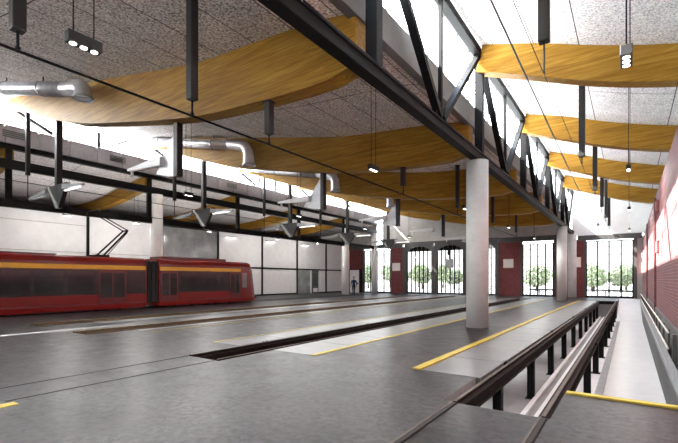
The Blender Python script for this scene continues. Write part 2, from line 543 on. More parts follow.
def groove_rail(x, y0, y1, label):
    t = thing('embedded_rail', label, 'rail', (x, y0, 0), 'rails set flush in the concrete floor')
    m = MB(); m.box(x - 0.04, x - 0.012, y0, y1, 0, 0.012, 0.003); m.build('rail_head', M['rail'], t)
    m = MB(); m.box(x + 0.035, x + 0.055, y0, y1, 0, 0.012, 0.003); m.build('guard_lip', M['rust'], t)
    m = MB(); m.box(x - 0.012, x + 0.035, y0, y1, 0, 0.004); m.build('groove', M['rubber'], t)
groove_rail(-1.93, YN, 5.44, 'flush rail in the foreground floor running into the right pit along the deck')
groove_rail(-0.85, YN, 5.44, 'flush foreground rail at the bottom edge, nearest the sunken white walkway')
def joint_rail(x, y0, y1, label):
    t = thing('embedded_rail', label, 'rail', (x, y0, 0), 'rails set flush in the concrete floor')
    m = MB(); m.box(x - 0.025, x + 0.002, y0, y1, 0, 0.008); m.build('rail_head', M['steel_grey'], t)
    m = MB(); m.box(x + 0.002, x + 0.03, y0, y1, 0, 0.004); m.build('groove', M['rubber'], t)
joint_rail(-7.78, 2.0, 5.44, 'thin flush rail in the left foreground floor, the farther of the pair')
joint_rail(-6.90, 2.0, 5.44, 'thin dark flush rail in the left foreground floor, the nearer of the pair')
m = MB(); m.box(-23.6, -23.5, YN, YF - 0.1, 0, 0.02); m.box(-22.6, -22.5, YN, YF - 0.1, 0, 0.02)
struct(m.build('trim_21', M['rust']))

# ------------------------------------------------------------------ roof: ceilings, gables
def ceiling(name, prof, mat):
    m = MB()
    for (xa, za), (xb, zb) in zip(prof, prof[1:]):
        m.poly([(xa, YN, za), (xb, YN, zb), (xb, YF + 0.3, zb), (xa, YF + 0.3, za)])
    struct(m.build(name, mat))
    m = MB()
    up = 0.35
    for (xa, za), (xb, zb) in zip(prof, prof[1:]):
        m.poly([(xa, YN, za + up), (xb, YN, zb + up), (xb, YF + 0.3, zb + up), (xa, YF + 0.3, za + up)])
    for x, z in (prof[0], prof[-1]):
        m.poly([(x, YN, z), (x, YF + 0.3, z), (x, YF + 0.3, z + up), (x, YN, z + up)])
    struct(m.build('roof', M['roof']))
ceiling('ceiling', MT, M['acoustic'])
ceiling('ceiling', RT, M['acoustic_pale'])
ceiling('ceiling', LT, M['acoustic_pale'])  # paler board colour brightens the left ceiling in place of uplight

def gable(name, prof, z0, y0, y1, mat):
    m = MB()
    m.prism([(prof[0][0], z0)] + [(x, z + 0.1) for x, z in prof] + [(prof[-1][0], z0)], 'y', y0, y1)
    struct(m.build(name, mat))

# beams
def beam(bt, bb, yc, label, group):
    w = 0.23
    pts = [(x, z) for x, z in bb] + [(x, z - 0.005) for x, z in reversed(bt) if bb[0][0] - 1e-6 <= x <= bb[-1][0] + 1e-6]
    xm = sum(p[0] for p in pts) / len(pts)
    m = MB(); m.prism(pts, 'y', yc - w, yc + w)
    tag(m.build('timber_beam', M['wood'], None, (xm, yc, lerp(bb, xm))), label, 'beam', group)
for k, y in enumerate(BAYS):
    beam(RT, RB, y, '%s curved timber roof beam from the camera in the bright right bay' % ORD[k], 'timber beams of the right bay')
    beam(MT, MBm, y, '%s big fish-belly timber roof beam from the camera in the wide middle bay' % ORD[k], 'timber beams of the middle bay')
    beam(LT, LB, y, '%s timber roof beam counted from the camera in the low left bay over the tram' % ORD[k], 'timber beams of the left bay')

# ------------------------------------------------------------------ truss A (right of the middle bay)
YT0, YT1 = 0.1, 43.0
def truss_a():
    t = thing('roof_truss', 'black steel lattice truss carrying the clerestory between the middle and right bays', 'truss', (XA, 0, 5.5))
    m = MB()
    m.box(XA - 0.13, XA + 0.13, YT0, YT1, 5.64, 5.72, 0.01); m.box(XA - 0.13, XA + 0.13, YT0, YT1, 5.90, 5.97, 0.01); m.box(XA - 0.09, XA + 0.09, YT0, YT1, 5.70, 5.92)
    m.build('bottom_chord', M['steel'], t)
    m = MB(); m.box(XA - 0.15, XA + 0.10, YT0, YT1, 9.28, 9.52, 0.01)
    m.build('top_chord', M['steel'], t)
    nodes = [0.1] + BAYS + [43.0]
    for k, y in enumerate(nodes[1:-1]):
        m = MB(); m.box(XA - 0.13, XA + 0.13, y - 0.12, y + 0.12, 5.97, 9.3); m.build('vertical', M['steel'], t)
    for a, b in zip(nodes, nodes[1:]):
        c = (a + b) / 2
        m = MB(); m.box(XA - 0.05, XA + 0.05, c - 0.05, c + 0.05, 5.97, 9.3); m.build('vertical', M['steel'], t)
        for e in (a, b):
            m = MB(); m.bar((XA, c + (0.1 if e > c else -0.1), 6.05), (XA, e + (-0.1 if e > c else 0.1), 9.35), 0.14, 0.20, (1, 0, 0)); m.build('diagonal', M['steel'], t)
        m = MB(); m.prism([(c - 0.45, 5.97), (c + 0.45, 5.97), (c + 0.2, 6.4), (c - 0.2, 6.5)], 'x', XA - 0.03, XA + 0.03); m.build('gusset_plate', M['steel'], t)
truss_a()
# clerestory A: upstand, mullions, glass
m = MB(); m.box(-4.72, -4.50, YN, YF, 6.98, 7.72); struct(m.build('trim_22', M['upstand']))
def clerestory(name, x, z0, z1, mat, step, frame):
    m = MB(); m.poly([(x, YN, z0), (x, YF, z0), (x, YF, z1), (x, YN, z1)])
    o = struct(m.build(name, mat))
    m = MB()
    m.box(x - 0.04, x + 0.04, YN, YF, z0, z0 + 0.07); m.box(x - 0.04, x + 0.04, YN, YF, z1 - 0.08, z1)
    y = 0.1
    while y < YF:
        m.box(x - 0.03, x + 0.03, y - 0.022, y + 0.022, z0, z1)
        y += step
    m.build('window_frame', frame, o)
clerestory('window_7', -4.62, 7.72, 9.68, M['glass'], 1.2, M['steel_grey'])

# ------------------------------------------------------------------ truss B, gutter and frosted clerestory (left)
def truss_b():
    t = thing('roof_truss', 'black steel truss over the white columns between the middle and left bays', 'truss', (XB, 0, 5.1))
    m = MB(); m.box(XB - 0.12, XB + 0.12, YT0, YT1, 5.15, 5.52); m.build('bottom_chord', M['steel'], t)
    m = MB(); m.box(XB - 0.12, XB + 0.12, YT0, YT1, 7.02, 7.46); m.build('middle_chord', M['steel'], t)
    m = MB(); m.box(XB - 0.15, XB + 0.15, YT0, YT1, 7.98, 8.21); m.build('top_chord', M['steel'], t)
    for y in [1.6] + BAYS:
        m = MB(); m.box(XB - 0.1, XB + 0.1, y - 0.12, y + 0.12, 5.5, 8.0); m.build('vertical', M['steel'], t)
truss_b()
t = thing('gutter_casing', 'long grey panelled gutter casing with dark louvres above the left truss', 'gutter', (XB, 0, 8.22))
m = MB()
y = 0.1
while y < 42.5:
    m.box(XB - 0.1, XB + 0.2, y + 0.03, y + 1.37, 8.22, 9.05, 0.015); y += 1.4
m.box(XB - 0.1, XB + 0.15, 0.1, 42.9, 8.24, 9.02)
m.build('casing', M['gutter'], t)
m = MB(); m.box(XB + 0.12, XB + 0.24, 0.1, 42.9, 9.05, 9.09); m.build('top_rail', M['plate'], t)
for y in (7.0, 12.0, 20.5, 27.0):
    m = MB()
    for i in range(4):
        m.box(XB + 0.2, XB + 0.23, y, y + 0.9, 8.5 + 0.09 * i, 8.55 + 0.09 * i)
    m.build('louvre', M['louvre'], t)
clerestory('window_8', -24.95, 8.5, 10.25, M['frosted'], 2.4, M['steel_grey'])
t = thing('clerestory_bracing', 'dark steel struts leaning in front of the left clerestory glass', 'bracing', (-24.8, 0, 8.92))
for y in BAYS:
    m = MB(); m.bar((-24.8, y + 0.2, 10.0), (-24.8, y + 1.9, 9.24), 0.16); m.build('strut', M['steel'], t)
    m = MB(); m.bar((-24.8, y + 5.9, 10.0), (-24.8, y + 4.6, 9.24), 0.13); m.build('strut', M['steel_grey'], t)
    for e in (2.3, 4.2):
        m = MB(); m.box(-24.86, -24.74, y + e - 0.08, y + e + 0.08, 9.10, 10.0); m.build('mullion_post', M['steel'], t)

# ------------------------------------------------------------------ columns
def column(x, y, r, z1, mat, label, group):
    t = thing('concrete_column', label, 'column', (x, y, 0), group)
    m = MB(); m.tube([(x, y, 0), (x, y, z1)], r, 40); m.build('shaft', mat, t)
    m = MB(); m.tube([(x, y, 0), (x, y, 0.012)], r + 0.02, 40); m.build('base_joint', M['plinth'], t)
column(XA, 14.25, 0.36, 5.64, M['column'], 'big round grey concrete column in the foreground right of centre', 'columns under the right truss')
column(XA, 35.7, 0.36, 5.64, M['column'], 'round grey concrete column far back on the right, second under the black truss', 'columns under the right truss')
column(XA + 0.05, 42.0, 0.34, 5.64, M['column'], 'round grey concrete column close to the far wall, third under the black truss', 'columns under the right truss')
column(XB, 15.0, 0.38, 7.02, M['column_white'], 'white round column rising behind the tram', 'white columns')
column(XB, 36.5, 0.36, 7.02, M['column_white'], 'white round column next to the person in blue', 'white columns')
column(XB, 42.6, 0.34, 7.02, M['column_white'], 'white round column standing against the far left window', 'white columns')

# ------------------------------------------------------------------ far wall, openings and windows
WIN = [(-3.25, 0.25, 5.05, False), (-8.55, -5.85, 5.05, False), (-13.95, -11.05, 4.75, True), (-17.25, -14.35, 4.75, True), (-20.85, -17.85, 4.75, True), (-26.6, -22.95, 5.1, False)]
def arch(x0, x1, z, n=10, rise=0.55):
    return [(x0 + (x1 - x0) * k / n, z + rise * (1 - (2 * k / n - 1) ** 2)) for k in range(n + 1)]
brick_spans = [(-28.7, -26.75), (-22.85, -21.35), (-10.75, -8.75), (-5.7, -3.45)]
m = MB()
for a, b in brick_spans:
    m.box(a, b, YF, YF + 0.4, 0, 5.25)
struct(m.build('wall_far', M['brick_dark']))
# dark steel posts between openings and header
m = MB()
for a, b in ((-26.75, -26.6), (-22.95, -22.85), (-21.35, -20.85), (-17.85, -17.25), (-14.35, -13.95), (-11.05, -10.75), (-8.75, -8.55), (-5.85, -5.7), (-3.45, -3.25), (0.25, 0.5)):
    m.box(a, b, YF - 0.06, YF + 0.3, 0, 5.3)
struct(m.build('trim_23', M['steel_grey']))
m = MB()
m.box(-28.7, -21.35, YF - 0.1, YF + 0.4, 5.25, 5.75); m.box(-10.75, XA, YF - 0.1, YF + 0.4, 5.25, 5.75); m.box(-3.9, 0.85, YF - 0.1, YF + 0.4, 5.1, 5.55)
for (x0, x1, z, a) in WIN:
    if a:
        m.prism(arch(x0, x1, z) + [(x1 + 0.25, z), (x1 + 0.25, 5.75), (x0 - 0.25, 5.75), (x0 - 0.25, z)], 'y', YF - 0.08, YF + 0.3)
m.box(-21.35, -10.75, YF - 0.1, YF + 0.4, 5.6, 5.8)
struct(m.build('trim_24', M['steel_grey']))
m = MB(); m.box(0.5, 1.1, YF, YF + 0.4, -1.2, 5.3); struct(m.build('wall_far', M['grey_wall']))
m = MB(); m.box(-37.3, -28.7, YF, YF + 0.4, 0, 5.75); struct(m.build('wall_far', M['white_wall']))
gable('wall_far', [p for p in MT if p[0] > -24.7], 5.75, YF, YF + 0.3, M['grey_wall'])
gable('wall_far', [p for p in RT if p[0] > -4.6], 5.5, YF, YF + 0.3, M['gable'])
gable('wall_far', LT, 5.7, YF, YF + 0.3, M['grey_wall'])

def window(n, x0, x1, z1, arched):
    y = YF + 0.12
    top = arch(x0, x1, z1) if arched else [(x0, z1), (x1, z1)]
    m = MB(); f = m.poly([(x0, y, 0.02), (x1, y, 0.02)] + [(x, y, z) for x, z in reversed(top)])
    bmesh.ops.triangulate(m.bm, faces=[f])
    o = struct(m.build('window_%d' % n, M['glass_tint']))
    tz = lambda x: lerp(top, x)
    m = MB()
    m.box(x0, x1, y - 0.05, y + 0.05, 0, 0.16)
    for x in (x0 + 0.04, x1 - 0.04):
        m.box(x - 0.05, x + 0.05, y - 0.05, y + 0.05, 0, tz(x))
    nb = 6 if arched else 4
    for k in range(1, nb):
        x = x0 + (x1 - x0) * k / nb
        m.box(x - 0.055, x + 0.055, y - 0.07, y + 0.07, 0.1, tz(x))
    if not arched:
        m.box(x0, x1, y - 0.05, y + 0.05, z1 - 0.1, z1)
    m.build('window_frame', M['steel'], o)
    m = MB()
    for k in range(nb):
        x = x0 + (x1 - x0) * (k + 0.5) / nb
        m.box(x - 0.022, x + 0.022, y - 0.03, y + 0.03, 0.1, tz(x))
    z = 0.9
    while z < z1 - 0.2:
        m.box(x0, x1, y - 0.018, y + 0.018, z - 0.014, z + 0.014); z += 0.72
    m.build('glazing_bar', M['steel_grey'], o)
for n, w in enumerate(WIN):
    window(n + 1, *w)

m = MB(); m.box(-37.3, 2.6, YN - 0.3, YN, 0, 10.5); struct(m.build('wall_near', M['white_wall']))
# white boards on the brick piers, grey board in front of a window
for (x0, x1, z0, z1, label) in ((-22.65, -21.65, 2.6, 3.5, 'white board on the brick pier left of the arched windows'), (-10.3, -9.35, 2.75, 3.62, 'white board on the brick pier right of the foreground column'), (-4.35, -3.62, 2.72, 3.62, 'white board on the brick pier right of the far grey columns')):
    t = thing('wall_board', label, 'sign', ((x0 + x1) / 2, YF, z0), 'white boards on the brick piers')
    m = MB(); m.box(x0, x1, YF - 0.14, YF - 0.03, z0, z1, 0.02); m.build('panel', M['sign'], t)
    m = MB(); m.box(x0 + 0.2, x1 - 0.2, YF - 0.04, YF, z0 + 0.1, z1 - 0.1); m.build('bracket', M['steel'], t)
t = thing('hanging_board', 'grey square board hanging in front of the middle arched window', 'sign', (-15.75, YF - 0.3, 2.85))
m = MB(); m.box(-16.22, -15.28, YF - 0.36, YF - 0.28, 2.85, 3.75, 0.01); m.build('panel', M['plate'], t)
m = MB(); m.box(-15.78, -15.72, YF - 0.34, YF - 0.3, 3.75, 5.7); m.build('hanger', M['steel'], t)
m = MB(); m.box(-15.9, -15.6, YF - 0.5, YF - 0.25, 4.2, 4.9, 0.04); m.build('lamp_head', M['steel'], t)

# ------------------------------------------------------------------ right brick wall
m = MB(); m.box(XR, XR + 0.28, 2.0, YF, -1.2, 5.0); struct(m.build('wall_right', M['brick']))
m = MB(); m.box(2.45, 2.6, YN, YF, 0, 7.9); struct(m.build('wall_right', M['white_wall']))
m = MB(); m.box(XR + 0.28, 2.45, 2.0, YF, 4.80, 4.95); struct(m.build('trim_25', M['white_wall']))
# niches/pilaster marks on the brick wall
m = MB()
for y, z0, z1 in ((20.5, 1.7, 5.0), (30.0, 1.5, 5.0)):
    m.box(XR - 0.07, XR, y, y + 0.22, z0 - 2.2, z1 - 0.15)
struct(m.build('trim_26', M['brick']))
for y, z in ((18.6, 2.6), (18.6, 4.05)):
    m = MB(); m.box(XR - 0.09, XR, y, y + 0.55, z, z + 0.42, 0.02)
    tag(m.build('junction_box', M['brick_dark'], None, (XR, y + 0.27, z)), '%s of two small dark red boxes on the sunlit brick wall' % ('lower' if z < 3 else 'upper'), 'box', 'boxes on the brick wall')

t = thing('handrail', 'pale triple-bar handrail on posts along the brick wall', 'handrail', (0.74, 12.2, -0.45))
for z in (0.42, 0.03, -0.33):
    m = MB(); m.tube([(0.72, 12.2 + (0.42 - z) * 0.3, z), (0.72, 42.5, z)], 0.026, 8); m.build('rail', M['handrail'], t)
y = 12.6
while y < 42.6:
    m = MB(); m.box(0.735, 0.775, y - 0.03, y + 0.03, -0.45, 0.45); m.build('post', M['steel_grey'], t)
    y += 1.85
m = MB(); m.box(0.72, 0.80, 11.0, 11.12, -0.45, 0.5, 0.01)
tag(m.build('guide_post', M['steel_grey'], None, (0.76, 11.06, -0.45)), 'dark short post on the plinth just before the near end of the handrail', 'post')

# ------------------------------------------------------------------ left wall
m = MB(); m.box(XL - 0.3, XL, YN, YF, 0, 5.95); struct(m.build('wall_left', M['white_wall']))
m = MB(); m.box(-37.3, -37, YN, YF, 5.7, 7.6); m.box(-37.3, XL - 0.3, YN, YF, 5.65, 5.9); struct(m.build('wall_left', M['grey_wall']))
m = MB()
ys = [-3.0, 2.4, 7.8, 13.2, 18.6, 24.0, 29.4, 34.7, 40.0]
for y in ys:
    m.box(XL, XL + 0.12, y - 0.07, y + 0.07, 0, 6.0)
m.box(XL, XL + 0.08, 24.0, YF, 2.66, 2.80); m.box(XL, XL + 0.14, YN, YF, 5.9, 6.1); m.box(XL, XL + 0.06, 24, 34.7, 0.0, 0.14); m.box(XL, XL + 0.06, 38.6, YF, 0.0, 0.14)
struct(m.build('trim_27', M['steel']))
m = MB(); m.box(XL, XL + 0.03, YN, 13.1, 5.2, 5.23); m.box(XL, XL + 0.03, YN, 18.6, 3.4, 3.43); struct(m.build('trim_28', M['grey_wall']))
m = MB(); m.box(XL, XL + 0.05, 18.75, 23.9, 0.2, 5.85); o = struct(m.build('window_9', M['panel_glass']))
m = MB(); m.box(XL + 0.05, XL + 0.1, 18.7, 23.95, 2.66, 2.76); m.box(XL + 0.05, XL + 0.1, 18.7, 23.95, 5.8, 5.9); m.build('window_frame', M['steel'], o)
m = MB(); m.box(XL, XL + 0.04, 34.85, 37.0, 0, 2.64); o = struct(m.build('door_1', M['panel_glass']))
m = MB(); m.box(XL + 0.04, XL + 0.09, 36.7, 36.78, 0.9, 1.3); m.build('door_handle', M['galv'], o)
m = MB(); m.box(XL, XL + 0.06, 37.3, 38.5, 0, 2.64); o = struct(m.build('door_2', M['steel_grey']))
m = MB(); m.box(XL + 0.06, XL + 0.09, 37.5, 38.3, 0.15, 0.6); m.build('kick_plate', M['white_wall'], o)
m = MB(); m.box(XL + 0.06, XL + 0.09, 37.5, 38.3, 0.9, 2.4); m.build('pane', M['tram_glass'], o)
for k, (y0, y1) in enumerate(((30.0, 31.2), (35.4, 36.6), (24.8, 26.0))):
    t = thing('wall_lamp', '%s white linear lamp from the camera on top of the left wall' % ['second', 'third', 'nearest'][k], 'lamp', (XL, y0, 5.4), 'linear lamps on the left wall')
    m = MB(); m.box(XL, XL + 0.25, y0, y1, 5.45, 5.55); m.build('housing', M['plate'], t)
    m = MB(); m.box(XL + 0.04, XL + 0.22, y0 + 0.05, y1 - 0.05, 5.41, 5.45); m.build('diffuser', M['tube'], t)
m = MB(); m.box(-28.3, -26.95, YF - 0.5, YF - 0.42, 0, 2.75); o = struct(m.build('door_3', M['white_wall']))
m = MB(); m.box(-27.2, -27.1, YF - 0.56, YF - 0.5, 1.0, 1.2); m.build('door_handle', M['steel'], o)
m = MB(); m.box(-28.4, -28.3, YF - 0.52, YF, 0, 2.8); m.box(-26.95, -26.85, YF - 0.52, YF, 0, 2.8); m.box(-28.4, -26.85, YF - 0.52, YF, 2.75, 2.85); m.build('door_frame', M['steel'], o)

# ------------------------------------------------------------------ overhead wires and droppers
def wire(pts, r, label, mat='steel'):
    m = MB(); m.tube(pts, r, 6)
    return tag(m.build('contact_wire', M[mat], None, pts[0]), label, 'wire')
ZW, ZWR = 4.88, 5.72
wire([(-7.1, -1.0, ZW), (-7.1, 20.5, ZW), (-7.1, 43.0, ZW)], 0.022, 'dark overhead wire running above the mid pit through the middle bay')
wire([(-1.4, -1.0, ZWR), (-1.4, 20.0, ZWR), (-1.4, 43.0, ZWR)], 0.007, 'thin overhead wire above the right pit')
wire([(-23.1, YN, 5.28), (-23.1, 20, 5.28), (-23.1, 43.0, 5.28)], 0.018, 'overhead wire above the red tram touching its pantograph')
wire([(-22.6, YN, 6.05), (-22.6, 20, 6.05), (-22.6, 43.0, 6.05)], 0.018, 'dark carrier wire running above the wire of the red tram')
t = thing('stay_cable', 'dark slanting stay cable with a blue insulator under the right bay ceiling', 'cable', (-1.95, 0.2, 8.0))
m = MB(); m.tube([(-1.95, 0.2, 6.78), (-1.95, 7.32, 6.42), (-1.9, 20.3, 5.72), (-1.88, 34.5, 5.55)], 0.02, 6); m.build('cable', M['steel_grey'], t)
m = MB(); m.tube([(-1.88, 34.5, 5.55), (-1.88, 34.6, 5.55), (-1.88, 35.0, 5.55), (-1.88, 35.1, 5.55)], [0.06, 0.13, 0.13, 0.06], 10); m.build('insulator', M['insulator'], t)
m = MB(); m.tube([(-1.88, 35.1, 5.55), (-1.88, 43.1, 5.5)], 0.02, 6); m.build('end_cable', M['steel_grey'], t)

def dropper(x, y, ztop, zb, zw, label, group, w=0.17):
    t = thing('wire_dropper', label, 'wire hanger', (x, y, zb), group)
    m = MB(); m.box(x - w / 2, x + w / 2, y - w / 2, y + w / 2, zb, ztop, 0.012); m.build('box_post', M['box'], t)
    m = MB(); m.tube([(x, y, zw + 0.06), (x, y, zb)], 0.02, 6); m.build('rod', M['steel'], t)
    m = MB(); m.box(x - 0.02, x + 0.02, y - 0.03, y + 0.03, zw + 0.023, zw + 0.06); m.build('clamp', M['steel'], t)
    m = MB(); m.box(x - w / 2 - 0.02, x + w / 2 + 0.02, y - w / 2 - 0.02, y + w / 2 + 0.02, ztop - 0.03, ztop); m.build('head_plate', M['steel'], t)
def under(x, y, bay):
    T, B = (MT, MBm) if bay == 'M' else (RT, RB)
    return lerp(B if any(abs(y - b) < 0.23 for b in BAYS) else T, x)
for k, (y, zb) in enumerate([(2.2, 5.16), (5.06, 5.19), (7.2, 5.12), (14.4, 5.2), (20.5, 5.2), (27.1, 5.2), (33.7, 5.2)]):
    dropper(-7.1, y, under(-7.1, y, 'M') - 0.002, zb, ZW, '%s black box-post hanger from the camera on the middle wire' % ORD[k], 'hangers on the middle wire')
for k, (y, zb) in enumerate([(9.1, 6.36), (17.07, 6.0), (23.8, 5.98), (29.97, 6.05), (35.1, 6.0), (40.5, 6.0)]):
    dropper(-1.4, y, (under(-1.4, y, 'R') - 0.002), zb, ZWR, '%s black box-post hanger from the camera over the right pit' % ORD[k], 'hangers on the right wire', 0.2)
for k, (y, zb) in enumerate([(7.55, 6.5), (15.2, 6.5), (22.9, 6.5), (30, 6.5)]):
    dropper(-23.1, y, lerp(MT, -23.1) - 0.002 if k else lerp(MT, -23.1) - 0.002, zb, 5.28, '%s black hanger from the camera on the wire above the red tram' % ORD[k], 'hangers on the tram wire')

# ------------------------------------------------------------------ post-and-fin brackets
def flag(y, label):
    x = -11.1
    zt = lerp(MBm, x) - 0.002
    t = thing('bracket_post', label, 'bracket', (x, y, 4.72), 'brackets in the middle bay')
    m = MB(); m.box(x - 0.1, x + 0.1, y - 0.1, y + 0.1, 4.72, zt, 0.012); m.build('post', M['box'], t)
    m = MB(); m.prism([(x - 0.1, 6.15), (x - 0.1, 4.74), (x - 0.55, 4.8), (x - 1.1, 4.95)], 'y', y - 0.03, y + 0.03); m.build('gusset_plate', M['plate'], t)
    m = MB(); m.prism([(x - 0.7, 5.14), (x - 2.6, 5.24), (x - 2.6, 5.31), (x - 0.7, 5.42)], 'y', y - 0.16, y - 0.03); m.build('fin', M['fin'], t)
    m = MB(); m.box(x - 2.45, x - 2.38, y - 0.12, y - 0.06, 5.02, 5.25); m.build('insulator', M['fin'], t)
for k, y in enumerate(BAYS):
    flag(y + 0.12, '%s black hanging post from the camera with side plate and white fin' % ORD[k])
def gusset(y, label):
    x = -19.5
    zt = lerp(MBm, x) - 0.002
    t = thing('cross_bracket', label, 'bracket', (x, y, 4.55), 'brackets along the tram aisle')
    m = MB(); m.box(x - 0.11, x + 0.11, y - 0.11, y + 0.11, 5.3, zt, 0.012); m.build('post', M['box'], t)
    m = MB(); m.prism([(x - 0.95, 5.55), (x + 0.95, 5.55), (x + 0.25, 4.58), (x - 0.1, 4.58)], 'y', y - 0.1, y + 0.06); m.build('gusset_plate', M['box'], t)
    for s in (-1, 1):
        m = MB(); m.prism([(x + s * 0.8, 5.28), (x + s * 2.6, 5.20), (x + s * 2.6, 5.27), (x + s * 0.8, 5.48)], 'y', y - 0.2, y - 0.1); f = m.build('fin', M['plate'], t)
        m = MB(); m.box(min(x + s * 1.0, x + s * 2.3), max(x + s * 1.0, x + s * 2.3), y - 0.19, y - 0.11, 5.17, 5.2); m.build('lamp_tube', M['tube' if s > 0 else 'fin'], f)
for k, y in enumerate(BAYS):
    gusset(y + 0.15, '%s hanging post from the camera with inverted triangle, before the left truss' % ORD[k])

# ------------------------------------------------------------------ air ducts
def duct(y, label, zend=7.15, skew=0.0):
    t = thing('air_duct', label, 'duct', (-15, y, 7.1), 'galvanised ducts under the middle bay roof')
    yy = lambda x: y + (skew * (x + 16.2) if x < -16.2 else 0.0)
    p = [(x, yy(x), 8.36 + 0.212 * (-16.4 - x)) for x in (-23.2, -21, -18.5, -16.4)]
    m = MB(); m.tube(p, 0.25, 18); m.build('pipe', M['galv'], t)
    rr = 0.55 if zend < 7.5 else 0.32
    e = [(-16.4, y, 8.38)] + [(-15.0 - rr + rr * math.sin(a), y, 8.15 - rr + rr * math.cos(a)) for a in (0.0, 0.4, 0.8, 1.2, 1.57)] + [(-15.0, y, zend)]
    m = MB(); m.tube(e, [0.24] + [0.26] * 5 + [0.27], 18, cap=False); o = m.build('elbow', M['galv'], t)
    m = MB(); m.tube([(-15.0, y, zend - 0.05), (-15.0, y, zend + 0.02)], 0.31, 18, cap=False); m.build('outlet_ring', M['plate'], o)
    m = MB(); m.tube([(-15.0, y, zend + 0.1), (-15.0, y, zend + 0.12)], 0.25, 18); m.build('damper', M['plate'], o)
    for x in (-17.6, -20, -22.4):
        z = lerp([(a[0], a[2]) for a in p], x)
        m = MB(); m.tube([(x - 0.05, yy(x), z + 0.009), (x + 0.05, yy(x), z - 0.009)], 0.268, 18); m.build('joint_collar', M['plate'], t)
        m = MB(); m.tube([(x, yy(x), z + 0.2), (x, yy(x), lerp(MT, x) - 0.003)], 0.02, 6); m.build('hanger', M['steel'], t)
for k, y in enumerate((6.45, 13.85, 21.0, 28.2)):
    duct(y, '%s shiny galvanised air duct from the camera, ending in a downward elbow' % ORD[k], 7.15 if k else 7.72, 0.0 if k else 0.16)

# ------------------------------------------------------------------ pendant lamps
def pendant(x, y, z, ztop, label, group, L=0.42, w=0.14, h=0.14, e=60, kind='AREA'):
    t = thing('pendant_light', label, 'lamp', (x, y, z), group)
    m = MB(); m.box(x - w / 2, x + w / 2, y - L / 2, y + L / 2, z, z + h, 0.008); m.build('housing', M['box'], t)
    for i in (-1, 0, 1):
        m = MB(); m.tube([(x, y + i * L * 0.31, z - 0.006), (x, y + i * L * 0.31, z + 0.01)], 0.042, 16); m.build('lens', M['lens'], t)
    for i in (-1, 1):
        m = MB(); m.tube([(x, y + i * L * 0.3, z + h), (x, y + i * L * 0.3, ztop)], 0.009, 6); m.build('suspension_cable', M['steel'], t)
    ld = bpy.data.lights.new('lamp_glow', kind)
    if kind == 'AREA':
        ld.shape = 'RECTANGLE'; ld.size = w * 0.7; ld.size_y = L * 0.9
    else:
        ld.shadow_soft_size = 0.12
    ld.energy = e; ld.color = (1.0, 0.97, 0.93)
    lo = bpy.data.objects.new('lamp_glow', ld); COL.objects.link(lo)
    lo.parent = t; lo.location = (0, 0, -0.03 if kind == 'AREA' else -0.2)
for k, y in enumerate([2.55, 10.1, 18.0, 26.0, 34.0]):
    pendant(-5.9, y, 4.7, lerp(MT, -5.9) - 0.002, '%s three-lens pendant lamp from the camera, hanging left of the black truss' % ORD[k], 'pendant lamps of the middle bay', e=80)
for k, y in enumerate([6.8, 16.5, 26.0, 36.0]):
    pendant(-0.04, y, [4.58, 5.2, 5.2, 5.1][k], under(-0.04, y, 'R') - 0.002, '%s three-lens pendant lamp from the camera, hanging beside the brick wall' % ORD[k], 'pendant lamps of the right bay', e=60)
for k, y in enumerate([10.6, 14.7, 20.5, 28.0, 34.0]):
    pendant(-26.6, y, 5.3, lerp(LT, -26.6) - 0.002, '%s small pendant lamp from the camera in the left bay behind the tram' % ORD[k], 'pendant lamps of the left bay', e=130, kind='POINT')
for k, y in enumerate([10.8, 18.0, 25.2, 32.4]):
    pendant(-15.4, y, 5.2, lerp(MT, -15.4) - 0.002, '%s pendant lamp from the camera over the far dark track slots' % ORD[k], 'pendant lamps over the far tracks', e=60)

# added fill lamps, unseen under the deck, to brighten the right pit
for k in range(6):
    y0 = 8.0 + 4.8 * k
    t = thing('pit_fill_lamp', '%s linear fill lamp from the camera, added unseen under the right pit deck' % ORD[k], 'lamp', (-3.0, y0, -0.3), 'added fill lamps in the right pit')
    m = MB(); m.box(-3.08, -2.92, y0, y0 + 1.6, -0.24, -0.137); m.build('housing', M['plate'], t)
    m = MB(); m.box(-3.06, -2.94, y0 + 0.04, y0 + 1.56, -0.27, -0.24); m.build('diffuser', M['tube'], t)
    ld = bpy.data.lights.new('lamp_glow', 'AREA'); ld.shape = 'RECTANGLE'; ld.size = 0.1; ld.size_y = 1.5; ld.energy = 11
    lo = bpy.data.objects.new('lamp_glow', ld); COL.objects.link(lo); lo.parent = t; lo.location = (0, 0.8, 0.02)

